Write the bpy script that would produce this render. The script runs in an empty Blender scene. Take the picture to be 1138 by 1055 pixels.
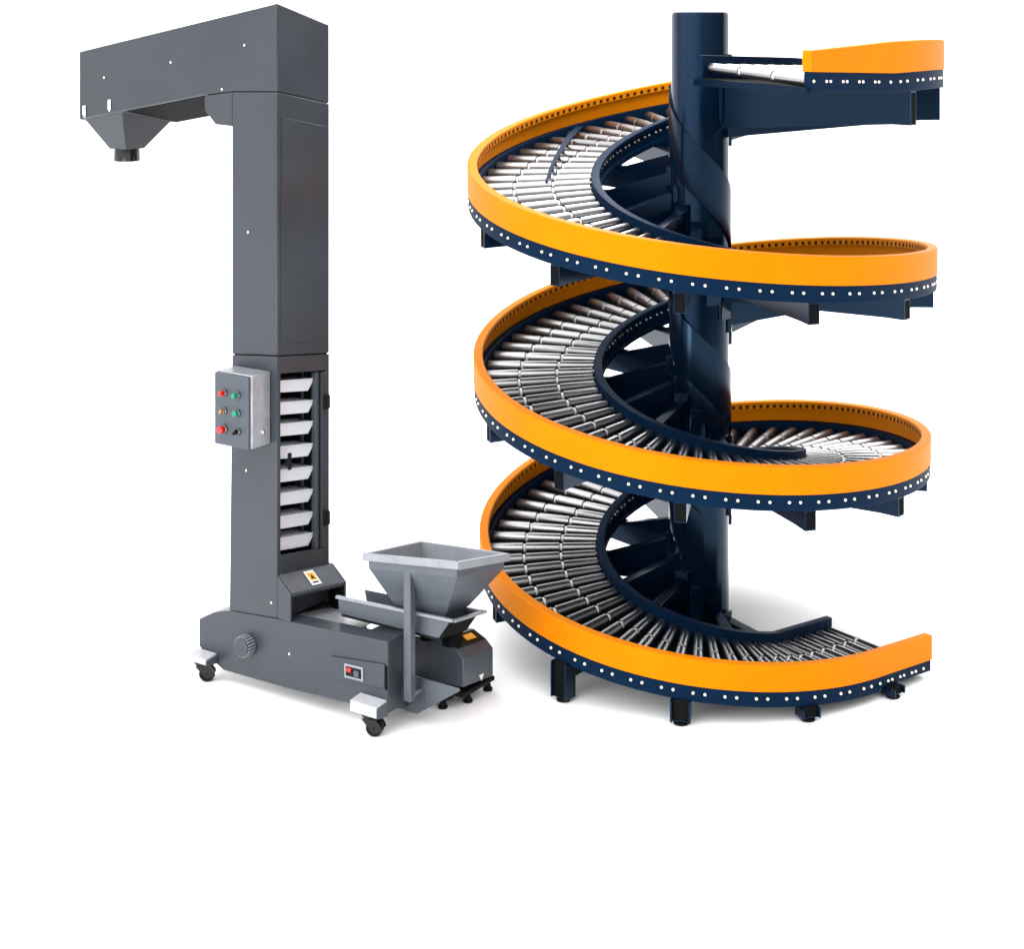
import bpy, bmesh, math, random
from math import sin, cos, pi, radians
from mathutils import Vector, Matrix
random.seed(4)
scene = bpy.context.scene
C = scene.collection

# ------------------------------------------------------------------ camera, light
cam_d = bpy.data.cameras.new("camera")
cam = bpy.data.objects.new("camera", cam_d); C.objects.link(cam)
cam.location = (0, 0, 3.9706)
cam.rotation_euler = (radians(90), 0, 0)
cam_d.sensor_fit = 'HORIZONTAL'
cam_d.sensor_width = 36
cam_d.lens = 1800 / 1138 * 36
cam_d.shift_y = -501.6 / 1138
cam_d.clip_end = 2000
scene.camera = cam

world = bpy.data.worlds.new("World"); scene.world = world
world.use_nodes = True
wn, wl = world.node_tree.nodes, world.node_tree.links
bg = wn['Background']
tc = wn.new('ShaderNodeTexCoord')
def w_lobe(direction, lo, hi):
    d = Vector(direction).normalized()
    dp = wn.new('ShaderNodeVectorMath'); dp.operation = 'DOT_PRODUCT'
    wl.new(tc.outputs['Generated'], dp.inputs[0]); dp.inputs[1].default_value = d
    mr = wn.new('ShaderNodeMapRange'); mr.interpolation_type = 'SMOOTHSTEP'
    mr.inputs[1].default_value = lo; mr.inputs[2].default_value = hi
    wl.new(dp.outputs['Value'], mr.inputs[0])
    return mr.outputs[0]
top_l = w_lobe((-.1, -.1, 1), 0.15, 0.95)        # big overhead softbox
key_l = w_lobe((-.80, -.55, .35), 0.55, 0.97)    # softbox at front left
fill_l = w_lobe((.75, -.6, .35), 0.75, 0.98)     # weak one at front right
def w_scale(sock, k):
    m = wn.new('ShaderNodeMath'); m.operation = 'MULTIPLY'
    wl.new(sock, m.inputs[0]); m.inputs[1].default_value = k
    return m.outputs[0]
def w_add(a, b):
    m = wn.new('ShaderNodeMath'); m.operation = 'ADD'
    wl.new(a, m.inputs[0])
    if isinstance(b, float): m.inputs[1].default_value = b
    else: wl.new(b, m.inputs[1])
    return m.outputs[0]
tot = w_add(w_add(w_add(w_scale(top_l, 3.0), w_scale(key_l, 2.3)), w_scale(fill_l, .25)), .12)
bg.inputs[0].default_value = (1, 1, 1, 1)
wl.new(tot, bg.inputs[1])

def area(name, loc, aim, size, power):
    l = bpy.data.lights.new(name, 'AREA'); l.shape = 'RECTANGLE'; l.size = l.size_y = size; l.energy = power
    o = bpy.data.objects.new(name, l); C.objects.link(o); o.location = loc
    o.rotation_euler = (Vector(aim) - Vector(loc)).to_track_quat('-Z', 'Y').to_euler()
area('added_back_fill', (2.6, 14.0, 6.5), (1.7, 11.2, 0), 4.5, 520)  # unseen lamp added to lift the floor shade behind the spiral
area('key_softbox', (-3.6, 6.0, .9), (-1.3, 9.4, .7), 1.6, 85)

scene.view_settings.view_transform = 'Standard'
scene.view_settings.look = 'None'
scene.view_settings.exposure = 0
scene.view_settings.gamma = 1
scene.view_settings.use_curve_mapping = False

# ------------------------------------------------------------------ materials
def mat(name, col, rough=.5, metal=0., spec=.5, tint=None, noise=0., nscale=30., bump=0., coat=0., stretch=None):
    m = bpy.data.materials.new(name); m.use_nodes = True
    n, l = m.node_tree.nodes, m.node_tree.links
    b = n['Principled BSDF']
    b.inputs['Base Color'].default_value = (*col, 1)
    b.inputs['Roughness'].default_value = rough
    b.inputs['Metallic'].default_value = metal
    b.inputs['Specular IOR Level'].default_value = spec
    if tint: b.inputs['Specular Tint'].default_value = (*tint, 1)
    if coat:
        b.inputs['Coat Weight'].default_value = coat
        b.inputs['Coat Roughness'].default_value = .12
    if noise or bump:
        t = n.new('ShaderNodeTexCoord'); mp = n.new('ShaderNodeMapping')
        l.new(t.outputs['Object'], mp.inputs[0])
        if stretch: mp.inputs['Scale'].default_value = stretch
        nz = n.new('ShaderNodeTexNoise'); nz.inputs['Scale'].default_value = nscale
        nz.inputs['Detail'].default_value = 5
        l.new(mp.outputs[0], nz.inputs['Vector'])
        if noise:
            mx = n.new('ShaderNodeMix'); mx.data_type = 'RGBA'; mx.blend_type = 'MULTIPLY'
            mx.inputs[0].default_value = 1
            mx.inputs[6].default_value = (*col, 1)
            rp = n.new('ShaderNodeMapRange')
            rp.inputs[1].default_value = .3; rp.inputs[2].default_value = .7
            rp.inputs[3].default_value = 1 - noise; rp.inputs[4].default_value = 1 + noise
            l.new(nz.outputs[0], rp.inputs[0])
            l.new(rp.outputs[0], mx.inputs[7])
            l.new(mx.outputs[2], b.inputs['Base Color'])
            rr = n.new('ShaderNodeMapRange')
            rr.inputs[1].default_value = .3; rr.inputs[2].default_value = .7
            rr.inputs[3].default_value = max(.02, rough - noise * .5); rr.inputs[4].default_value = rough + noise * .5
            l.new(nz.outputs[0], rr.inputs[0]); l.new(rr.outputs[0], b.inputs['Roughness'])
        if bump:
            n2 = n.new('ShaderNodeTexNoise'); n2.inputs['Scale'].default_value = 260
            l.new(t.outputs['Object'], n2.inputs['Vector'])
            bp = n.new('ShaderNodeBump'); bp.inputs['Strength'].default_value = bump
            bp.inputs['Distance'].default_value = .002
            l.new(n2.outputs[0], bp.inputs['Height']); l.new(bp.outputs[0], b.inputs['Normal'])
    return m
M = {}
M['floor'] = mat('white_floor', (.92, .92, .92), .9, spec=0)
M['grey'] = mat('grey_powder_coat', (.0265, .0320, .0405), .36, spec=.34, noise=.10, nscale=2.2, bump=.12)
M['feeder_grey'] = mat('satin_grey_paint', (.054, .064, .080), .34, spec=.5, noise=.10, nscale=5, bump=.1)
M['lit_shell'] = mat('lit_hopper_grey', (.24, .25, .275), .35, spec=.5, noise=.12, nscale=6)  # paler grey imitating overhead light on the hopper's inner walls
M['gloss_black'] = mat('gloss_black', (.004, .004, .0045), .2, spec=.35)
M['cover'] = mat('polished_cover', (.62, .62, .65), .32, metal=1, noise=.05)
M['grey_pale'] = mat('pale_grey_paint', (.19, .205, .23), .33, spec=.5, noise=.12, nscale=9)
M['galv'] = mat('galvanised_sheet', (.27, .28, .305), .38, metal=.35, noise=.14, nscale=16)
M['slate'] = mat('slate_panel', (.045, .055, .07), .45, spec=.35, noise=.05)
M['dark'] = mat('black_rubber', (.004, .004, .0045), .6, spec=.15)
M['inside'] = mat('dark_interior_and_shade', (.004, .0045, .005), .8, spec=.06)  # also paints the shade under the head and in the arm ends
M['steel'] = mat('dark_steel', (.07, .07, .075), .25, metal=.9)
M['chrome'] = mat('bright_steel', (.75, .75, .77), .25, metal=1)
M['whitepaint'] = mat('white_enamel', (.34, .34, .37), .3, noise=.05)
M['plastic'] = mat('grey_white_plastic', (.56, .57, .61), .4, noise=.06, nscale=12)
M['blue'] = mat('navy_gloss_paint', (.0008, .0048, .0135), .17, spec=.30, tint=(.30, .58, 1), noise=.03, nscale=4)
M['blue_satin'] = mat('navy_satin_paint', (.0016, .0100, .029), .6, spec=.10, tint=(.30, .58, 1))
M['yellow'] = mat('orange_yellow_paint', (.60, .172, .001), .55, spec=.12, tint=(1, .55, .08), noise=.035, nscale=5)
M['slot'] = mat('slot_black', (.02, .012, .004), .8, spec=.1)
M['roller'] = mat('zinc_roller', (.37, .37, .38), .30, metal=1, noise=.05, nscale=14, stretch=(1, 6, 6))
_n, _l = M['roller'].node_tree.nodes, M['roller'].node_tree.links
_oi = _n.new('ShaderNodeObjectInfo'); _mr = _n.new('ShaderNodeMapRange'); _mr.inputs[3].default_value = .78; _mr.inputs[4].default_value = 1.12
_mx = _n.new('ShaderNodeMix'); _mx.data_type = 'RGBA'; _mx.blend_type = 'MULTIPLY'; _mx.inputs[0].default_value = 1
_src = _n['Principled BSDF'].inputs['Base Color'].links[0].from_socket
_l.new(_oi.outputs['Random'], _mr.inputs[0]); _l.new(_mr.outputs[0], _mx.inputs[7]); _l.new(_src, _mx.inputs[6])
_l.new(_mx.outputs[2], _n['Principled BSDF'].inputs['Base Color'])
M['pan'] = mat('black_pan', (.006, .007, .009), .7, spec=.15)
M['white'] = mat('white_plastic', (.82, .82, .8), .4)
M['bolt'] = mat('pale_bolt', (.85, .80, .70), .35, metal=.2)
M['red'] = mat('red_plastic', (.45, .006, .004), .3)
M['green'] = mat('green_plastic', (.0, .17, .09), .3)
M['amber'] = mat('amber_print', (.80, .35, .01), .5)
M['brass'] = mat('brass_knob', (.35, .2, .08), .35, metal=.6)

# ------------------------------------------------------------------ mesh helpers
class MB:
    def __init__(s): s.v = []; s.f = []; s.mi = []; s.cur = 0
    def add(s, vs, fs, mi=None):
        o = len(s.v); s.v += [tuple(v) for v in vs]
        for f in fs: s.f.append([i + o for i in f]); s.mi.append(s.cur if mi is None else mi)
    def box(s, x0, x1, y0, y1, z0, z1, mi=None):
        vs = [(x, y, z) for z in (z0, z1) for y in (y0, y1) for x in (x0, x1)]
        s.add(vs, [(0, 2, 3, 1), (4, 5, 7, 6), (0, 1, 5, 4), (2, 6, 7, 3), (0, 4, 6, 2), (1, 3, 7, 5)], mi)
    def hexa(s, lo, hi, mi=None):
        """two quads (4 points each, same order) joined into a solid"""
        n = len(lo)
        s.add(list(lo) + list(hi), [list(range(n))[::-1], list(range(n, 2 * n))] +
              [(i, (i + 1) % n, n + (i + 1) % n, n + i) for i in range(n)], mi)
    def prism_b(s, poly, b0, b1, sh0=0, mi=None):
        """polygon in (a,z), extruded along b; sh0 = list/number of z change at b1"""
        sh = sh0 if isinstance(sh0, (list, tuple)) else [sh0] * len(poly)
        s.hexa([(a, b0, z) for a, z in poly], [(a, b1, z + h) for (a, z), h in zip(poly, sh)], mi)
    def prism_a(s, poly, a0, a1, mi=None):
        s.hexa([(a0, b, z) for b, z in poly], [(a1, b, z) for b, z in poly], mi)
    def cyl(s, p0, p1, r0, r1=None, n=24, mi=None, cap=True):
        r1 = r0 if r1 is None else r1
        p0, p1 = Vector(p0), Vector(p1); d = (p1 - p0).normalized()
        e = d.orthogonal().normalized(); g = d.cross(e)
        A = [p0 + (e * cos(2 * pi * i / n) + g * sin(2 * pi * i / n)) * r0 for i in range(n)]
        B = [p1 + (e * cos(2 * pi * i / n) + g * sin(2 * pi * i / n)) * r1 for i in range(n)]
        fs = [(i, (i + 1) % n, n + (i + 1) % n, n + i) for i in range(n)]
        if cap: fs += [list(range(n))[::-1], list(range(n, 2 * n))]
        s.add(A + B, fs, mi)
    def lathe(s, prof, centre, axis='z', n=32, mi=None):
        cx, cy, cz = centre; vs = []; k = len(prof)
        for i in range(n):
            a = 2 * pi * i / n
            for r, h in prof:
                p = (r * cos(a), r * sin(a), h)
                if axis == 'y': p = (p[0], p[2], p[1])
                if axis == 'x': p = (p[2], p[0], p[1])
                vs.append((cx + p[0], cy + p[1], cz + p[2]))
        fs = []
        for i in range(n):
            j = (i + 1) % n
            for q in range(k):
                q2 = (q + 1) % k
                fs.append((i * k + q, j * k + q, j * k + q2, i * k + q2))
        s.add(vs, fs, mi)
    def sweep(s, rings, closed_sec=True, mi=None, caps=True):
        k = len(rings[0]); vs = [p for r in rings for p in r]; fs = []
        for i in range(len(rings) - 1):
            for q in range(k):
                q2 = (q + 1) % k
                fs.append((i * k + q, i * k + q2, (i + 1) * k + q2, (i + 1) * k + q))
        if caps: fs += [list(range(k))[::-1], [(len(rings) - 1) * k + q for q in range(k)]]
        s.add(vs, fs, mi)
    def mesh(s, name, mats, smooth=35):
        me = bpy.data.meshes.new(name); me.from_pydata(s.v, [], s.f)
        for m in (mats if isinstance(mats, (list, tuple)) else [mats]): me.materials.append(m)
        for p, i in zip(me.polygons, s.mi): p.material_index = i
        bm = bmesh.new(); bm.from_mesh(me)
        bmesh.ops.recalc_face_normals(bm, faces=bm.faces)
        bm.to_mesh(me); bm.free()
        for p in me.polygons: p.use_smooth = True
        me.set_sharp_from_angle(angle=radians(smooth))
        return me
    def build(s, name, mats, parent=None, bevel=0., smooth=35):
        o = bpy.data.objects.new(name, s.mesh(name, mats, smooth)); C.objects.link(o)
        o.parent = parent
        if bevel:
            b = o.modifiers.new('bevel', 'BEVEL'); b.width = bevel; b.segments = 2
            b.limit_method = 'ANGLE'; b.angle_limit = radians(40)
        return o
def tag(o, label=None, cat=None, group=None, kind=None):
    for k, v in (('label', label), ('category', cat), ('group', group), ('kind', kind)):
        if v: o[k] = v
    return o
def empty(name, loc, rz=0):
    o = bpy.data.objects.new(name, None); C.objects.link(o)
    o.location = loc; o.rotation_euler = (0, 0, rz); o.empty_display_size = .2
    return o
def link_copy(src, parent):
    c = src.copy(); C.objects.link(c); c.parent = parent
    return c

# ------------------------------------------------------------------ setting: studio floor
m = MB()
prof = [(-40, 0)] + [(19 + 5 * sin(q * pi / 48), 5 - 5 * cos(q * pi / 48)) for q in range(25)] + [(24, 16)]
m.sweep([[(x, y, z) for y, z in prof] for x in (-60, 60)], closed_sec=False, caps=False)
m.f = [f for f in m.f if not (len(prof) - 1 in [i % len(prof) for i in f] and 0 in [i % len(prof) for i in f])]
m.mi = [0] * len(m.f)
tag(m.build('floor', M['floor'], smooth=60), kind='structure')     # white studio floor swept up into a wall behind

# ================================================================== SPIRAL ROLLER CONVEYOR
SX, SY, GZ = 1.226, 10.5625, 3.45
sp = empty('spiral_conveyor', (SX, SY, 0))
tag(sp, 'tall spiral roller conveyor with orange-yellow guard rails winding round a navy column', 'conveyor')
TA, TB = -.0562, .10             # the run leans slightly
TS, TE = -.389, 2.611            # straight infeed before TS, straight outfeed after TE
T0, T1 = TS - .1, TE + .1
def zbase(t):
    if t < -.25:
        q = -.25 - t
        return .341 + 1.3 * q - 3.3 * q * q
    return -1.3444 * t + .0877 * t * t - .0117 * t ** 3
def P(t, r, dz=0.):
    tt = min(max(t, TS), TE)
    a = 2 * pi * tt; R = r * (1.019 - .0265 * tt)
    x, y = -R * sin(a), R * cos(a)
    z = zbase(tt) + (TA * sin(a) + TB * cos(a)) * r / 1.5 + dz + GZ
    if t < TS:
        d = (TS - t) * 7.4; x += cos(a) * d; y += sin(a) * d; z += .03 * d
    elif t > TE:
        d = (t - TE) * 5.2; x -= cos(a) * d; y -= sin(a) * d; z -= .05 * d
    return Vector((x, y, z))
def ts(t0, t1, per=96):
    n = max(2, int((t1 - t0) * per)); L = [t0 + (t1 - t0) * i / n for i in range(n + 1)]
    L += [q for q in (TS, TE) if t0 < q < t1]
    return sorted(set(L))
def helix(sec, t0=T0, t1=T1, per=96):
    return [[P(t, r, dz) for r, dz in (sec(t) if callable(sec) else sec)] for t in ts(t0, t1, per)]

# column
m = MB(); m.lathe([(0.001, 0), (.187, 0), (.187, 4.025), (.178, 4.045), (.001, 4.045)], (0, 0, 0), n=64)
m.lathe([(.16, .001), (.30, .001), (.30, .025), (.16, .025)], (0, 0, 0), n=48)
m.build('column', M['blue'], sp)
# helical skirt plate welded to the column
m = MB()
rings = []
for t in ts(.03, 2.50):
    tt = t; a = 2 * pi * tt
    z = zbase(tt) + GZ
    rings.append([Vector((-r * sin(a), r * cos(a), max(.03, z + dz))) for r, dz in ((.185, .36), (.203, .36), (.203, 0.0), (.185, 0.0))])
m.sweep(rings); m.build('column_skirt', M['blue'], sp)

def hs(t): return 1 - .052 * (max(t, .5) - .5) + .12 * min(1, max(0, (-.15 - t) / .1))
# outer guard: folded channel with perforated inner lip
def gsec(t):
    k = 1.
    if t < TS: k = 1 - .45 * (TS - t) / .1
    h = hs(t)
    d = .15 * (1 - k)
    lip = -.052 - d * .9
    return [(1.5, -.006 - d), (1.494, -d), (1.444, -d), (1.438, -.006 - d), (1.438, lip), (1.444, lip), (1.444, -.014 - d), (1.484, -.014 - d), (1.484, -.165 * h), (1.5, -.165 * h)]
m = MB(); m.sweep(helix(gsec), mi=0)
t = TS + .004
while t < TE:
    for q in (0,):
        t1 = t + .0024
        m.hexa([P(t, 1.4395, -.022), P(t1, 1.4395, -.022), P(t1, 1.4395, -.046), P(t, 1.4395, -.046)],
               [P(t, 1.4365, -.022), P(t1, 1.4365, -.022), P(t1, 1.4365, -.046), P(t, 1.4365, -.046)], 1)
    t += 1 / 172
guard = m.build('outer_guard', [M['yellow'], M['slot']], sp)
for t, sgn in ((T0, 1), (T1, -1)):
    d = .15 * .45 if t < TS else 0
    m = MB(); h = hs(t)
    q = [(1.5, -d), (1.438, -d), (1.438, -.165 * h), (1.5, -.165 * h)]
    m.hexa([P(t - .0002 * sgn, r, z) for r, z in q], [P(t - .001 * sgn, r, z) for r, z in q])
    m.build('end_cap', M['yellow'], guard)
# outer stringer
m = MB(); m.sweep(helix(lambda t: [(1.494, -.160 * hs(t)), (1.442, -.160 * hs(t)), (1.442, -.266 * hs(t) + (t > TE) * .02), (1.494, -.266 * hs(t) + (t > TE) * .02)]))
outer = m.build('outer_stringer', M['blue_satin'], sp, bevel=.004)
# inner rail (channel, lip on top)
m = MB(); m.sweep(helix([(.70, -.128), (.655, -.128), (.648, -.133), (.648, -.155), (.672, -.16), (.672, -.245), (.648, -.25), (.648, -.28), (.70, -.28)]))
inner = m.build('inner_rail', M['blue_satin'], sp)
# pan under the rollers
m = MB(); m.sweep(helix(lambda t: [(1.441, -.258 * hs(t)), (.701, -.262), (.701, -.270), (1.441, -.264 * hs(t))]))
m.build('deck_pan', M['pan'], sp)

# rollers
def roller_mesh():
    m = MB()
    lanes = [(.710, .934, .0265, .030), (.958, 1.184, .031, .0345), (1.208, 1.432, .035, .038)]
    for r0, r1, a, b in lanes:
        m.cyl((r0, 0, 0), (r1, 0, 0), a, b, n=18, mi=0)
    for x, q in ((.946, .010), (1.196, .014)):
        m.cyl((x - .008, 0, 0), (x + .008, 0, 0), q + .013, n=12, mi=1)
    m.cyl((.70, 0, 0), (1.44, 0, 0), .012, n=8, mi=0)
    return m.mesh('roller', [M['roller'], M['white']])
rm = roller_mesh()
rts = [TS - .1 + .008 + i * .0165 for i in range(6)]
rts += [TS + (TE - TS) * (i + .5) / 171 for i in range(171)]
rts += [TE + .010 + i * .0205 for i in range(5)]
def roller_matrix(t):
    p0, p1 = P(t, .70, -.197), P(t, 1.44, -.224 * (1 + hs(t)) / 2)
    ax = (p1 - p0); L = ax.length; ax.normalize()
    p = p0 - ax * (.70 * L / .74)
    up = Vector((0, 0, 1)); yv = up.cross(ax).normalized(); zv = ax.cross(yv)
    mm = Matrix((ax, yv, zv)).transposed().to_4x4()
    return Matrix.Translation(p) @ mm @ Matrix.Diagonal((L / .74, 1, 1, 1)) @ Matrix.Rotation(random.uniform(0, 6), 4, 'X')
hidden = lambda t: (TS < t < .02) or (.55 < t < .98) or (1.96 < t < 2.05)
rest = [t for t in rts if hidden(t)]; shown = [t for t in rts if not hidden(t)]
for t in sorted([q for q in shown if 1.42 < q < 1.96], key=lambda q: -q)[:max(0, len(shown) - 100)]:
    rest.append(t); shown.remove(t)
proto = None
for t in shown:
    if proto is None:
        proto = o = bpy.data.objects.new('roller', rm); C.objects.link(o); o.parent = sp
    else: o = link_copy(proto, sp)
    o.matrix_local = roller_matrix(t) if False else roller_matrix(t)
bm = bmesh.new()
for t in rest:
    c = rm.copy(); c.transform(roller_matrix(t)); bm.from_mesh(c); bpy.data.meshes.remove(c)
me = bpy.data.meshes.new('roller_row'); bm.to_mesh(me); bm.free()
for q in (M['roller'], M['white']): me.materials.append(q)
o = bpy.data.objects.new('roller_row', me); C.objects.link(o); o.parent = sp; o['kind'] = 'stuff'

# navy strap lying across the rollers of the top turn
m = MB(); rings = []
kn = [(.083, 1.42), (.108, 1.259), (.142, 1.107), (.178, 1.023), (.216, .986), (.248, .995)]
pts = []
for i in range(len(kn) - 1):
    for q in range(6):
        u_ = q / 6; k0, k1, k2, k3 = (kn[max(0, min(len(kn) - 1, i + e))] for e in (-1, 0, 1, 2))
        pts.append(tuple(.5 * (2 * k1[c] + (k2[c] - k0[c]) * u_ + (2 * k0[c] - 5 * k1[c] + 4 * k2[c] - k3[c]) * u_ ** 2 + (3 * k1[c] - k0[c] - 3 * k2[c] + k3[c]) * u_ ** 3) for c in (0, 1)))
for i in range(1, len(pts) - 1):
    p = P(pts[i][0], pts[i][1], -.168); d = (P(*pts[i + 1], -.166) - P(*pts[i - 1], -.166)).normalized()
    sd = d.cross(Vector((0, 0, 1))).normalized() * (.024 * (1 - i / len(pts)) ** .7 + .003)
    up = Vector((0, 0, .004))
    rings.append([p - sd, p + sd, p + sd + up, p - sd + up])
m.sweep(rings); m.build('strap', M['blue_satin'], sp)

# bolts: a pair per roller on the outer stringer
bm_ = MB(); bm_.lathe([(.0005, 0), (.0090, 0), (.0088, .004), (.006, .008), (.0005, .009)], (0, 0, 0), axis='x', n=12)
bmesh_bolt = bm_.mesh('bolt', M['bolt'])
blist = []
bts = [TS - .1 + .010 + i * .0195 for i in range(5)] + [TS + (TE - TS) * (i + .5) / 150 for i in range(150)] + [TE + .012 + i * .022 for i in range(4)]
for t in bts:
    for dt in (-.0037, .0037):
        k = 1. if TS <= t <= TE else 2.
        p = P(t + dt * k, 1.4935, -.211 * hs(t)); q = P(t + dt * k, 1.2, -.211 * hs(t))
        d = (p - q); d.z = 0; d.normalize()
        w = p + Vector((SX, SY, 0)) - cam.location
        blist.append((d.dot(w.normalized()) > .05, w.length, p, d))
blist.sort(key=lambda b: (b[0], b[1]))
first = None; bmr = bmesh.new()
for i, (bk, dist, p, d) in enumerate(blist):
    mt = Matrix.Translation(p) @ Matrix.Rotation(math.atan2(d.y, d.x), 4, 'Z')
    if i < 100:
        if first is None:
            first = o = bpy.data.objects.new('bolt', bmesh_bolt); C.objects.link(o); o.parent = outer
        else: o = link_copy(first, outer)
        o.matrix_local = mt
    else:
        c = bmesh_bolt.copy(); c.transform(mt); bmr.from_mesh(c); bpy.data.meshes.remove(c)
# small studs on the inner rail belong to its hardware
me = bpy.data.meshes.new('bolt_row'); bmr.to_mesh(me); bmr.free(); me.materials.append(M['bolt'])
o = bpy.data.objects.new('bolt_row', me); C.objects.link(o); o.parent = outer; o['kind'] = 'stuff'
m = MB()
for t in bts:
    for dt in (-.006, .006):
        p = P(t + dt, .6725, -.19); q = P(t + dt, .5, -.19); d = (q - p).normalized()
        m.cyl(p, p + d * .006, .007, n=8)
o = m.build('axle_studs', M['bolt'], inner); o['kind'] = 'stuff'

# support arms, twelve to a turn
def arm(phi, t):
    a = radians(phi)
    d = Vector((sin(a), -cos(a), 0)); n = Vector((cos(a), sin(a), 0))
    r1 = 1.475 * (1.019 - .0265 * t)
    def zz(r, dz):
        aa = 2 * pi * t
        return zbase(max(t, TS)) + (TA * sin(aa) + TB * cos(aa)) * r / 1.5 + GZ + dz
    big = t < -.28
    dr, de = (-.60, -.45) if big else (-.44, -.392)
    g = hs(t)
    de *= g
    pts = [(.17, zz(.17, -.15)), (.60, zz(.6, -.272)) if not big else (.60, zz(.6, -.285)), (r1, zz(r1, -.269 * g)), (r1, zz(r1, de)), (r1 - .12, zz(r1 - .12, de)), (.17, zz(.17, dr))]
    pts = [(r, max(z, .066)) for r, z in pts]
    m = MB(); wd = .035
    f = lambda r, z, s: d * r + n * s + Vector((0, 0, z))
    # web plates and flanges: box channel with its outer end plugged black
    tk = .005
    for s0, s1 in ((-wd, -wd + tk), (wd - tk, wd)):
        m.hexa([f(r, z, s0) for r, z in pts], [f(r, z, s1) for r, z in pts], 0)
    z1, z2 = pts[2][1], pts[3][1]
    rr = r1 - .004
    def flange(pa, pb, th):
        m.hexa([f(pa[0], pa[1], -wd + tk), f(pb[0], pb[1], -wd + tk), f(pb[0], pb[1], wd - tk), f(pa[0], pa[1], wd - tk)],
               [f(pa[0], pa[1] + th, -wd + tk), f(pb[0], pb[1] + th, -wd + tk), f(pb[0], pb[1] + th, wd - tk), f(pa[0], pa[1] + th, wd - tk)], 0)
    flange(pts[0], pts[1], -.008); flange(pts[1], pts[2], -.008); flange(pts[3], pts[4], .008); flange(pts[4], pts[5], .008)
    m.hexa([f(r1 - .003, z1 - .008, -wd + tk), f(r1 - .003, z1 - .008, wd - tk), f(r1 - .003, z2 + .008, wd - tk), f(r1 - .003, z2 + .008, -wd + tk)],
           [f(r1 - .012, z1 - .008, -wd + tk), f(r1 - .012, z1 - .008, wd - tk), f(r1 - .012, z2 + .008, wd - tk), f(r1 - .012, z2 + .008, -wd + tk)], 1)  # black plug paints the shade inside the open channel end
    # root plate on the column
    zt = zz(.2, -.12); zb_ = max(zz(.2, -.56), .05)
    m.hexa([f(.183, zt, -.05), f(.183, zt, .05), f(.183, zb_, .05), f(.183, zb_, -.05)],
           [f(.215, zt, -.05), f(.215, zt, .05), f(.205, zb_, .05), f(.205, zb_, -.05)], 0)
    m.build('support_arm', [M['blue'], M['inside']], sp)
for k in range(-13, 40):
    phi = -11 + 30 * k; t = .5 + phi / 360
    if t < -.37 or t > 2.70: continue
    arm(phi, t)
# legs with levelling feet below the bottom turn
for phi in (-41, -11, 19, 45):
    t = 2.5 + phi / 360; a = radians(phi)
    d = Vector((sin(a), -cos(a), 0)); r = 1.41 if phi < 40 else 1.44
    c = d * r; ztop = P(t, 1.44, -.268 * hs(t)).z if phi < 40 else P(t, 1.44, -.25 * hs(t)).z
    rot = Matrix.Rotation(a, 4, 'Z')
    m = MB()
    for (x0, x1, y0, y1) in ((-.058, .058, .034, .045), (-.058, -.046, -.05, .034), (.046, .058, -.05, .034)):
        m.box(x0, x1, y0, y1, .022, ztop)
    m.box(-.0455, .0455, -.035, .0335, .022, .032); m.box(-.0455, .0455, -.030, .0335, .0325, ztop, 1)
    for i in range(len(m.v)): m.v[i] = tuple(rot @ Vector(m.v[i]) + c)
    lg = m.build('leg', [M['blue'], M['inside']], sp, bevel=.003)
    m = MB()
    m.lathe([(.0005, 0), (.040, 0), (.043, .005), (.040, .010), (.02, .016), (.014, .03), (.0005, .03)], (c.x, c.y, 0), n=24)
    m.build('foot', M['dark'], lg)
# end plates / cross beam at the two ends of the deck
for t, s in ((T0 - .002, 1), (T1 + .002, -1)):
    m = MB()
    t2 = t - .0025 * s
    m.hexa([P(t, .66, -.268), P(t, 1.48, -.272), P(t, 1.48, -.30), P(t, .66, -.31)],
           [P(t2, .66, -.268), P(t2, 1.48, -.272), P(t2, 1.48, -.30), P(t2, .66, -.31)])
    m.build('end_beam', M['blue'], sp)

# ================================================================== BUCKET ELEVATOR
RZ = radians(-34.5)
EO = (-1.376, 9.492, 0)
el = empty('bucket_elevator', EO, RZ)
tag(el, 'tall grey bucket elevator with sideways head, open bucket window and control box', 'elevator')
D = .463
# head casing
poly = [(-1.725, 3.348), (-1.725, 3.79), (0, 4.091), (0, 3.573), (-.364, 3.565), (-.597, 3.539)]
m = MB(); m.prism_b(poly, 0, D, [-.09, -.126, -.126, -.089, -.09, -.09])
head = m.build('head_casing', M['grey'], el, bevel=.008)
m = MB(); m.prism_b([(-.597, 3.534), (-.366, 3.56), (-.366, 3.356), (-.506, 3.362), (-.597, 3.446)], .002, D - .02, -.06)
m.build('corner_gusset', M['grey'], el, bevel=.005)
# upper casing
m = MB()
m.hexa([(-.364, 0, 1.991), (0, 0, 2.023), (0, D, 1.961), (-.364, D, 1.929)],
       [(-.364, 0, 3.561), (0, 0, 3.569), (0, D, 3.482), (-.364, D, 3.474)])
m.build('upper_casing', M['grey'], el, bevel=.006)
m = MB(); m.hexa([(-.355, .01, 1.9), (-.01, .01, 1.9), (-.01, D - .01, 1.9), (-.355, D - .01, 1.9)],
                 [(-.355, .01, 3.6), (-.01, .01, 3.6), (-.01, D - .01, 3.6), (-.355, D - .01, 3.6)])
m.build('joint_core', M['inside'], el)
m = MB(); m.hexa([(.001, .035, 2.09), (.001, .43, 2.04), (.001, .43, 3.345), (.001, .035, 3.42)],
                 [(.005, .035, 2.09), (.005, .43, 2.04), (.005, .43, 3.345), (.005, .035, 3.42)])
m.build('access_cover', M['grey'], el, bevel=.002)
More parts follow.
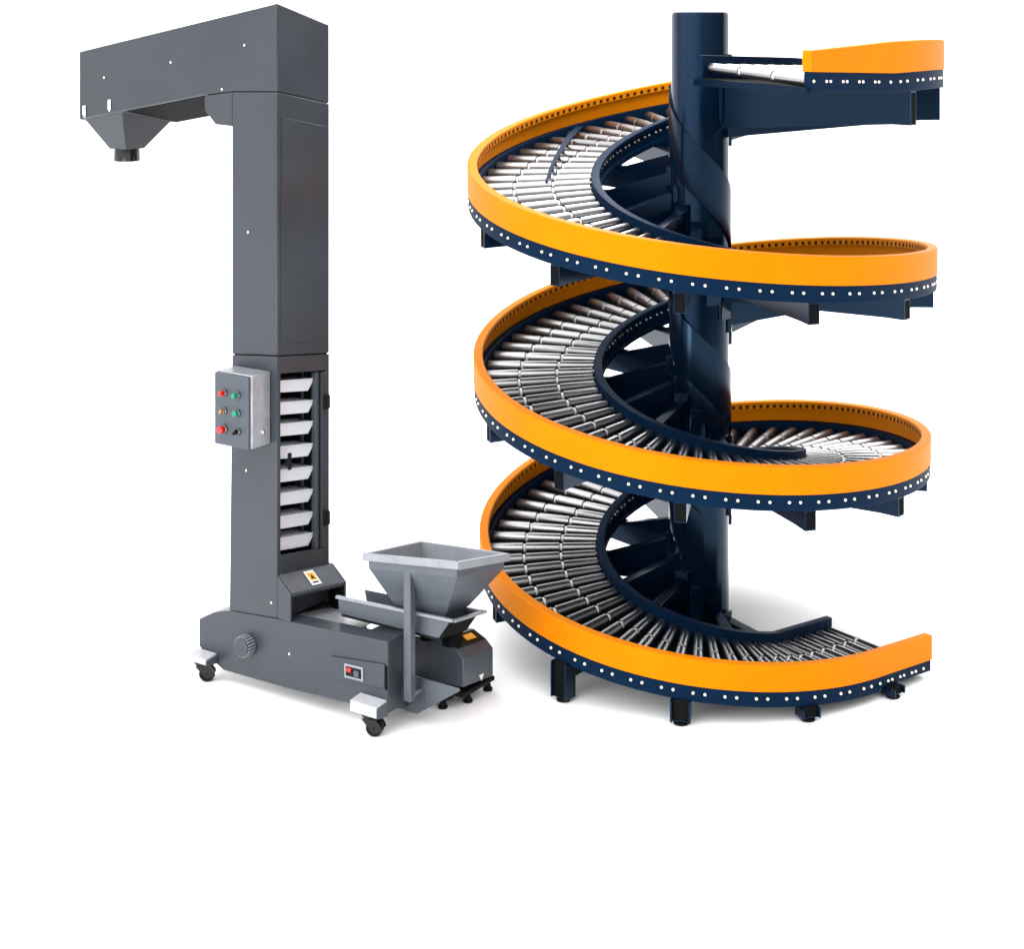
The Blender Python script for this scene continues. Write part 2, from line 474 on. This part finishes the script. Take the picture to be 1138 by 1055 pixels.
# lower casing: panels around the bucket window
m = MB()
m.hexa([(-.386, 0, .45), (0, 0, .482), (0, .03, .482), (-.386, .03, .45)],
       [(-.364, 0, 1.985), (0, 0, 2.017), (0, .03, 2.013), (-.364, .03, 1.981)])            # face A
m.hexa([(-.386, D - .03, .45), (0, D - .03, .45), (0, D, .45), (-.386, D, .45)],
       [(-.364, D - .03, 1.927), (0, D - .03, 1.959), (0, D, 1.955), (-.364, D, 1.923)])     # far face
m.hexa([(-.386, .03, .45), (-.356, .03, .45), (-.356, D - .03, .45), (-.386, D - .03, .45)],
       [(-.364, .03, 1.98), (-.334, .03, 1.983), (-.334, D - .03, 1.93), (-.364, D - .03, 1.927)])
m.prism_a([(.03, .46), (D - .03, .46), (D - .03, .781), (.03, .84)], -.025, -.001)
m.prism_a([(.03, 1.913), (D - .03, 1.859), (D - .03, 1.957), (.03, 2.011)], -.025, -.001)
low = m.build('lower_casing', M['grey'], el, bevel=.004)
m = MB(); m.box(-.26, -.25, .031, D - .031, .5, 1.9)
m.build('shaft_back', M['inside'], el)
m = MB()
m.box(-.05, -.015, .355, .385, .78, 1.86); m.box(-.12, -.10, .33, .345, .80, 1.87); m.box(-.2, -.18, .06, .08, .8, 1.9)
m.build('guide_rail', M['slate'], el, bevel=.003)
m = MB(); m.box(-.018, .004, .392, .432, .79, 1.855)
m.build('window_door_frame', M['grey'], el, bevel=.003)
for z in (1.673, .967):
    m = MB(); m.box(.001, .02, .405, .445, z - .045, z + .045); m.cyl((.02, .43, z - .04), (.02, .43, z + .04), .012, n=12)
    m.build('hinge', M['dark'], el, bevel=.004)
m = MB(); m.cyl((.002, .075, 1.376), (.03, .075, 1.376), .02, n=16); m.box(.022, .036, .062, .088, 1.34, 1.44)
m.build('latch_handle', M['dark'], el, bevel=.004)
# buckets
bz = [1.858, 1.726, 1.599, 1.464, 1.326, 1.188, 1.050, .922]
def bucket_mesh():
    m = MB()
    sl = -.145
    def ring(a, lo, hi, zt, zb):
        return [(a, lo, zt + sl * (lo - .075)), (a, hi, zt + sl * (hi - .075)), (a, hi - .055, zb + sl * (hi - .13)), (a, lo + .014, zb + sl * (lo - .06))]
    o1, o0 = ring(-.04, .045, .372, 0, -.072), ring(-.2, .045, .372, 0.0, -.052)
    i1, i0 = ring(-.046, .053, .362, 0.001, -.064), ring(-.194, .053, .362, 0.001, -.045)
    m.hexa(o1, o0)
    m.v += []
    # rolled rim
    m.hexa([(-.036, .04, .006), (-.036, .378, .006 + sl * .30), (-.036, .378, -.004 + sl * .30), (-.036, .04, -.004)],
           [(-.046, .04, .006), (-.046, .378, .006 + sl * .30), (-.046, .378, -.004 + sl * .30), (-.046, .04, -.004)])
    # side link below, reaching to the chain
    pts = [(.035, -.07), (.10, -.075), (.125, -.1), (.128, -.128), (.035, -.122)]
    m.hexa([(-.09, b, z) for b, z in pts], [(-.10, b, z) for b, z in pts])
    return m.mesh('bucket', M['plastic'])
bmsh = bucket_mesh(); first = None
for z in bz:
    if first is None:
        first = o = bpy.data.objects.new('bucket', bmsh); C.objects.link(o); o.parent = el
        md = o.modifiers.new('bevel', 'BEVEL'); md.width = .004; md.segments = 2
    else: o = link_copy(first, el)
    o.location = (0, 0, z)
# inlet hood
m = MB()
pa = [(0, .482), (0, .732), (.105, .643), (.105, .478)]
m.prism_b(pa, 0, .016)
m.prism_b([(-.13, .36), (-.13, .668), (0, .668), (.105, .577), (.105, .36)], .484, .50)
m.hexa([(0, .0155, .700), (0, .4845, .640), (.10, .4845, .551), (.10, .0155, .616)], [(0, .0155, .714), (0, .4845, .654), (.10, .4845, .565), (.10, .0155, .630)])
hood = m.build('inlet_hood', M['grey'], el, bevel=.004)
m = MB(); m.hexa([(-.002, .016, .716), (-.002, .484, .656), (.105, .484, .562), (.105, .016, .627)],
       [(-.002, .016, .734), (-.002, .484, .671), (.105, .484, .579), (.105, .016, .645)])
m.build('hood_plate', M['feeder_grey'], hood, bevel=.003)  # paler than the casing, imitating overhead light on the slope
m = MB(); m.box(-.13, -.12, .0165, .4835, .38, .70); m.box(.0, .10, .4645, .4835, .36, .56); m.build('inlet_back', M['inside'], el)
def sticker(name, p, u, v, n, w, h, parent):
    """white label with an amber patch: corners along u, v, thickness along n"""
    p, u, v, n = Vector(p), Vector(u).normalized(), Vector(v).normalized(), Vector(n).normalized()
    m = MB()
    def q(x0, x1, y0, y1, d0, d1, mi, tri=False):
        c = [(x0, y0), (x1, y0), (x1, y1), (x0, y1)] if not tri else [(x0, y0), (x1, y0), ((x0 + x1) / 2, y1)]
        m.hexa([p + u * a * w + v * b * h + n * d0 for a, b in c], [p + u * a * w + v * b * h + n * d1 for a, b in c], mi)
    q(-.5, .5, -.5, .5, .0005, .0015, 0)
    q(-.36, .36, -.18, .36, .0015, .0025, 1)
    q(-.2, .2, -.08, .25, .0025, .0032, 2, True)
    q(-.3, .3, -.38, -.27, .0015, .0022, 2)
    return m.build(name, [M['white'], M['amber'], M['slot']], parent)
vdir = Vector((-.105, 0, .09)).normalized(); udir = Vector((0, .468, -.062)).normalized()
ndir = udir.cross(vdir) * -1
if ndir.z < 0: ndir = -ndir
sticker('warning_sticker', Vector((.053, .25, .66)) + ndir * .0, udir, vdir, ndir, .085, .10, hood)
# base
m = MB()
outl = [(-.642, .345), (-.53, .405), (-.50, .415), (-.386, .447), (0, .478), (.105, .482), (.83, .522), (.83, .12), (.583, .115), (.077, .088), (-.438, .079), (-.60, .15), (-.642, .18)]
m.prism_b(outl, 0, .13); m.prism_b([(.60, .506), (.829, .520), (.829, .10), (.60, .09)], .1295, .20)
base = m.build('base_frame', M['grey'], el, bevel=.006)
m = MB(); m.prism_b([(-.642, .30), (-.386, .40), (.0, .42), (.30, .36), (.30, .09), (-.438, .079), (-.642, .17)], .333, D)
m.box(-.63, -.60, .131, .332, .12, .30)
m.build('rear_rail', M['grey'], el, bevel=.005)
m = MB(); m.hexa([(.0, .131, .452), (.50, .131, .478), (.42, D - .01, .43), (.0, D - .01, .405)],
                 [(.0, .131, .460), (.50, .131, .486), (.42, D - .01, .438), (.0, D - .01, .413)])
m.build('spill_tray', M['galv'], el)
m = MB(); m.prism_b([(.42, .356), (.815, .396), (.815, .262), (.42, .236)], -.012, -.001)
door = m.build('switch_panel', M['grey'], el, bevel=.003)
m = MB(); m.box(.817, .829, -.008, -.001, .255, .385); m.build('panel_gap', M['inside'], el)
m = MB()
m.prism_b([(.527, .342), (.665, .347), (.667, .268), (.529, .263)], -.018, -.0125, mi=0)
m.prism_b([(.54, .330), (.652, .334), (.653, .281), (.541, .277)], -.0215, -.0185, mi=1)
m.build('switch_plate', [M['grey_pale'], M['dark']], door, bevel=.002)
m = MB(); m.prism_b([(.548, .326), (.584, .327), (.584, .304), (.548, .303)], -.029, -.022); m.build('rocker_switch', M['red'], door, bevel=.003)
m = MB(); m.prism_b([(.604, .322), (.64, .323), (.64, .287), (.604, .286)], -.027, -.022); m.build('socket', M['slate'], door, bevel=.003)
# hand knob
m = MB()
m.lathe([(.0005, -.07), (.052, -.07), (.056, -.066), (.056, -.004), (.0005, -.004)], (-.225, 0, .283), axis='y', n=40, mi=0)
for i in range(20):
    a = 2 * pi * i / 20; x, z = -.225 + .057 * cos(a), .283 + .057 * sin(a)
    m.cyl((x, -.062, z), (x, -.008, z), .0055, n=8, mi=1)
m.build('hand_knob', [M['grey'], M['grey_pale']], el)
# caster brackets and casters
for a0, a1, zt in ((.635, .826, .198), (-.66, -.49, .170)):
    m = MB(); m.prism_a([(-.001, zt), (-.095, zt - .012), (-.095, .124), (-.001, .112)], a0, a1, 0)
    m.prism_a([(-.001, zt - .01), (-.096, zt - .02), (-.096, .123), (-.001, .108)], a1 + .0005, a1 + .008, 1)
    m.build('caster_bracket', [M['whitepaint'], M['slate']], el, bevel=.004)
def caster(a, b, ang):
    cs = MB()
    rot = Matrix.Rotation(ang, 3, 'Z')
    cs.cyl((0, 0, .108), (0, 0, .122), .045, n=20, mi=0)
    cs.cyl((0, 0, .095), (0, 0, .108), .035, n=20, mi=0)
    for s in (-1, 1):
        pts = [(-.035, .100), (.050, .100), (.082, .060), (.085, .040), (.05, .026), (.03, .026), (.0, .06)]
        cs.hexa([(x, s * .034, z) for x, z in pts], [(x, s * .038, z) for x, z in pts], 0)
    cs.cyl((.034, -.043, .048), (.034, .043, .048), .009, n=12, mi=0)
    cs.box(.0, .075, -.02, .02, .1, .106, 0)
    w = MB()
    w.lathe([(.024, -.03), (.044, -.03), (.0475, -.02), (.0475, .02), (.044, .03), (.024, .03)], (.034, 0, .048), axis='y', n=32, mi=0)
    w.lathe([(.001, -.014), (.026, -.014), (.026, .014), (.001, .014)], (.034, 0, .048), axis='y', n=24, mi=1)
    for mb in (cs, w):
        mb.v = [tuple(rot @ Vector(v) + Vector((a, b, 0))) for v in mb.v]
    o = cs.build('caster', M['gloss_black'], el)
    w.build('wheel', [M['dark'], M['galv']], o)
caster(.735, -.045, radians(20)); caster(-.575, -.045, radians(40)); caster(-.55, .40, radians(10)); caster(.22, .40, radians(60))
# screws
m0 = MB(); m0.lathe([(.0005, 0), (.0078, 0), (.0075, -.005), (.005, -.007), (.0005, -.007)], (0, 0, 0), axis='y', n=14)
sm = m0.mesh('screw', M['chrome']); first = None
for a, z in ((-.246, 1.311), (-.231, 2.73), (-.446, 3.575), (-.26, 3.842), (-.883, 3.731), (-1.486, 3.626), (-.043, .565), (.098, .295), (-1.436, 3.418), (-1.67, 3.372)):
    if first is None:
        first = o = bpy.data.objects.new('screw', sm); C.objects.link(o); o.parent = el
    else: o = link_copy(first, el)
    o.location = (a, 0, z)
for a, z in ((-1.436, 3.455), (-1.673, 3.41)):
    m = MB(); m.box(a - .015, a + .015, -.007, -.001, z - .032, z + .032); m.build('toggle_latch', M['chrome'], el, bevel=.004)
# discharge chute with collar
m = MB()
top = [(-1.70, .02, 3.354), (-1.344, .02, 3.414), (-1.344, .44, 3.33), (-1.70, .44, 3.27)]
cx, cb, cr = -1.537, .235, .082
def sq(k): return [(cx - k, cb - k), (cx + k, cb - k), (cx + k, cb + k), (cx - k, cb + k)]
bot = [(x, y, 3.155) for x, y in sq(.078)]
m.hexa(bot, top)
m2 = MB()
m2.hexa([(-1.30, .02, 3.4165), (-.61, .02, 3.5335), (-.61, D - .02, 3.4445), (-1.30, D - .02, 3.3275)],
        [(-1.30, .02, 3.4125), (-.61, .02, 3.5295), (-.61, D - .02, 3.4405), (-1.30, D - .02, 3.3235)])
m2.build('underside_shade', M['inside'], head)  # dark sheet added to paint the shade under the head
ch = m.build('discharge_chute', M['grey'], el, bevel=.004)
m = MB(); m.lathe([(.07, 3.075), (cr, 3.075), (cr + .003, 3.085), (cr, 3.157), (.07, 3.157)], (cx, cb, 0), n=36)
m.build('collar', M['gloss_black'], ch)
# control box
m = MB(); m.box(-.335, -.052, -.155, -.001, 1.498, 1.925)
cbx = m.build('control_box', M['galv'], el, bevel=.006)
m = MB(); m.box(-.338, -.066, -.172, -.1555, 1.495, 1.918)
fp = m.build('front_panel', M['slate'], cbx, bevel=.004)
def button(name, a, z, r, cap, L=.03, sel=False):
    m = MB()
    m.lathe([(.0005, -.173), (r + .006, -.173), (r + .006, -.180), (r, -.184), (.0005, -.184)], (a, 0, z), axis='y', n=24, mi=0)
    if sel:
        m.cyl((a, -.184, z), (a, -.19, z), r * .9, n=20, mi=1)
        mb2 = MB(); mb2.box(-.006, .006, -.212, -.19, -r, r)
        rr = Matrix.Rotation(radians(40), 3, 'Y')
        m.add([tuple(rr @ Vector(v) + Vector((a, 0, z))) for v in mb2.v], mb2.f, 1)
    else:
        m.lathe([(.0005, -.184), (r, -.184), (r, -.184 - L), (r * .7, -.188 - L), (.0005, -.188 - L)], (a, 0, z), axis='y', n=24, mi=1)
    m.build(name, [M['steel'], M[cap]], fp)
button('push_button', -.256, 1.805, .0155, 'red'); button('push_button', -.150, 1.805, .0155, 'green')
button('selector_switch', -.256, 1.70, .015, 'brass', sel=True); button('push_button', -.150, 1.70, .017, 'green', L=.02)
button('emergency_stop', -.258, 1.592, .021, 'red', L=.03); button('selector_switch', -.147, 1.592, .015, 'dark', sel=True)
m = MB(); m.lathe([(.0005, 0), (.016, 0), (.014, .01), (.0005, .012)], (-.0515, -.07, 1.583), axis='x', n=18); m.build('lock', M['chrome'], cbx)
for a in (-.27, -.2):
    m = MB(); m.cyl((a, -.08, 1.47), (a, -.08, 1.497), .016, n=14); m.build('cable_gland', M['plastic'], cbx)

# ================================================================== VIBRATING FEEDER
fe = empty('vibrating_feeder', EO, RZ)
tag(fe, 'low grey vibrating feeder with square hopper on a post beside the elevator inlet', 'feeder')
# hopper: rim bars, collar, funnel
R_ = [Vector(p) for p in ((.592, .06, .958), (1.278, .06, 1.036), (1.278, .556, .950), (.592, .60, .888))]
cen = sum(R_, Vector()) / 4
def inset(v, k, dz):
    w = v + (cen - v) * k; return Vector((w.x, w.y, v.z + (cen.z - v.z) * k + dz))
m = MB()
for i in range(4):      # four walls of collar and funnel with real thickness
    j = (i + 1) % 4
    B_ = [Vector(p) for p in ((.728, .2, .640), (1.09, .2, .676), (1.09, .41, .655), (.728, .41, .62))]
    o0, o1 = inset(R_[i], .085, -.012), inset(R_[j], .085, -.012)
    c0, c1 = inset(R_[i], .095, -.088), inset(R_[j], .095, -.088)
    i0, i1 = inset(R_[i], .105, -.012), inset(R_[j], .105, -.012)
    ci0, ci1 = inset(R_[i], .117, -.088), inset(R_[j], .117, -.088)
    b0, b1 = B_[i], B_[j]; bc = sum(B_, Vector()) / 4
    bi0, bi1 = b0 + (bc - b0) * .06, b1 + (bc - b1) * .06
    m.hexa([o0, o1, c1, c0], [i0, i1, ci1, ci0])
    m.hexa([c0, c1, b1, b0], [ci0, ci1, bi1, bi0])
hop = m.build('hopper', M['feeder_grey'], fe)
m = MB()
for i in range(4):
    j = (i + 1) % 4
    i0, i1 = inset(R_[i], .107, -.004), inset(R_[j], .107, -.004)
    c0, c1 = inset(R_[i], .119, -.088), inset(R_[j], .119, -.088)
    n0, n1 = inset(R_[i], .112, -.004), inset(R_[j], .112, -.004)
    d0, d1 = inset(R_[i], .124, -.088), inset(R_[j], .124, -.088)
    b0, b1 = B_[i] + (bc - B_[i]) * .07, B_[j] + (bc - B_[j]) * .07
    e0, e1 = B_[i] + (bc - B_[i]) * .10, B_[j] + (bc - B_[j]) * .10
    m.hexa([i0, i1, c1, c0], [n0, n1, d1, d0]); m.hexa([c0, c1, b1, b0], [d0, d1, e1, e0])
m.build('hopper_lit_shell', M['lit_shell'], hop)  # shell added to paint the hopper's inside as brightly lit
m = MB()
for i in range(4):
    j = (i + 1) % 4
    a0, a1 = R_[i], R_[j]; e0, e1 = inset(a0, .095, 0), inset(a1, .095, 0)
    dn = Vector((0, 0, -.045))
    m.hexa([a0, a1, e1, e0], [a0 + dn, a1 + dn, e1 + dn, e0 + dn])
m.build('rim', M['grey_pale'], hop, bevel=.006)
m = MB(); m.hexa([(.76, .215, .58), (1.06, .215, .58), (1.06, .40, .58), (.76, .40, .58)],
                 [(.735, .205, .66), (1.08, .205, .678), (1.08, .405, .655), (.735, .405, .635)])
m.build('spout', M['slate'], hop)
# post with peg and gusset plate
m = MB(); m.box(.872, .922, .085, .135, .175, .965)
post = m.build('hopper_post', M['feeder_grey'], fe, bevel=.006)
m = MB(); m.cyl((.90, .135, .20), (.90, .215, .20), .016, n=16); m.build('peg', M['chrome'], post)
m = MB(); m.prism_b([(.80, .272), (1.17, .275), (1.18, .262), (.88, .062), (.80, .06)], .2, .212)
gp = m.build('gusset_plate', M['feeder_grey'], fe, bevel=.003)
m = MB(); m.hexa([(.895, .1985, .225), (.935, .1985, .215), (.935, .1985, .135), (.9, .1985, .125)], [(.895, .1995, .225), (.935, .1995, .215), (.935, .1995, .135), (.9, .1995, .125)])
m.build('slot', M['slate'], gp)
# trough
m = MB()
m.prism_b([(.323, .622), (1.141, .657), (1.056, .540), (.33, .530)], .17, .176)
m.prism_b([(.31, .588), (1.141, .622), (1.056, .505), (.33, .50)], .424, .43)
m.hexa([(.325, .176, .530), (1.056, .176, .540), (1.056, .424, .505), (.325, .424, .498)],
       [(.325, .176, .538), (1.056, .176, .548), (1.056, .424, .513), (.325, .424, .506)])
tr = m.build('trough', M['feeder_grey'], fe)
m = MB(); m.hexa([(1.056, .176, .540), (1.141, .176, .657), (1.141, .424, .622), (1.056, .424, .505)],
       [(1.062, .176, .540), (1.147, .176, .657), (1.147, .424, .622), (1.062, .424, .505)])
m.build('end_plate', M['inside'], tr)
m = MB()
m.prism_b([(.318, .634), (1.165, .670), (1.165, .654), (.318, .618)], .148, .1695)
m.prism_b([(.47, .608), (1.165, .636), (1.165, .620), (.47, .592)], .431, .452)
m.prism_b([(1.149, .664), (1.172, .664), (1.172, .648), (1.149, .648)], .17, .475, -.036)
m.build('trough_flange', M['grey_pale'], tr, bevel=.003)
m = MB(); m.prism_b([(.34, .532), (1.03, .542), (1.03, .520), (.34, .510)], .18, .42, -.03); m.build('trough_rib', M['dark'], tr)
for a in (.70, .86):
    m = MB(); m.prism_b([(a, .507), (a + .10, .507), (a + .07, .372), (a + .02, .372)], .44, .55, -.02)
    m.build('spring_bracket', M['inside'], fe)
# drive housing
m = MB()
hz = [(.55, .345), (.80, .382), (.845, .384), (.935, .345), (.985, .300), (.985, .135), (.55, .10)]
m.prism_b(hz, .5, .80, -.03)
hs = m.build('drive_housing', M['feeder_grey'], fe, bevel=.006)
m = MB(); m.hexa([(.852, .51, .3825), (.935, .51, .3465), (.935, .785, .318), (.852, .785, .354)], [(.853, .51, .3855), (.937, .51, .3495), (.937, .785, .321), (.853, .785, .357)])
m.build('top_pad', M['slot'], hs)
m = MB(); m.hexa([(.878, .635, .3650), (.915, .635, .349), (.915, .725, .339), (.878, .725, .355)], [(.879, .635, .3710), (.916, .635, .355), (.916, .725, .345), (.879, .725, .361)])
m.build('warning_sticker', M['amber'], hs)
m = MB(); m.prism_a([(.655, .155), (.70, .152), (.678, .115)], .9855, .9875); m.build('arrow_mark', M['white'], hs)
m = MB(); m.box(.58, .985, .50, .82, .070, .098)
m.box(.80, .92, .44, .499, .06, .08)
fb = m.build('base_skid', M['dark'], fe, bevel=.008)
for a, b in ((.86, .47), (.93, .82), (.62, .5), (.62, .8), (.93, .62)):
    m = MB(); m.lathe([(.0005, 0), (.028, 0), (.03, .014), (.02, .022), (.016, .056), (.0005, .056)], (a, b, 0), n=20)
    m.build('rubber_foot', M['dark'], fb)
m = MB(); m.prism_b([(.56, .10), (.80, .118), (.80, .06), (.56, .06)], .21, .49, 0); m.build('tie_plate', M['slate'], fe)
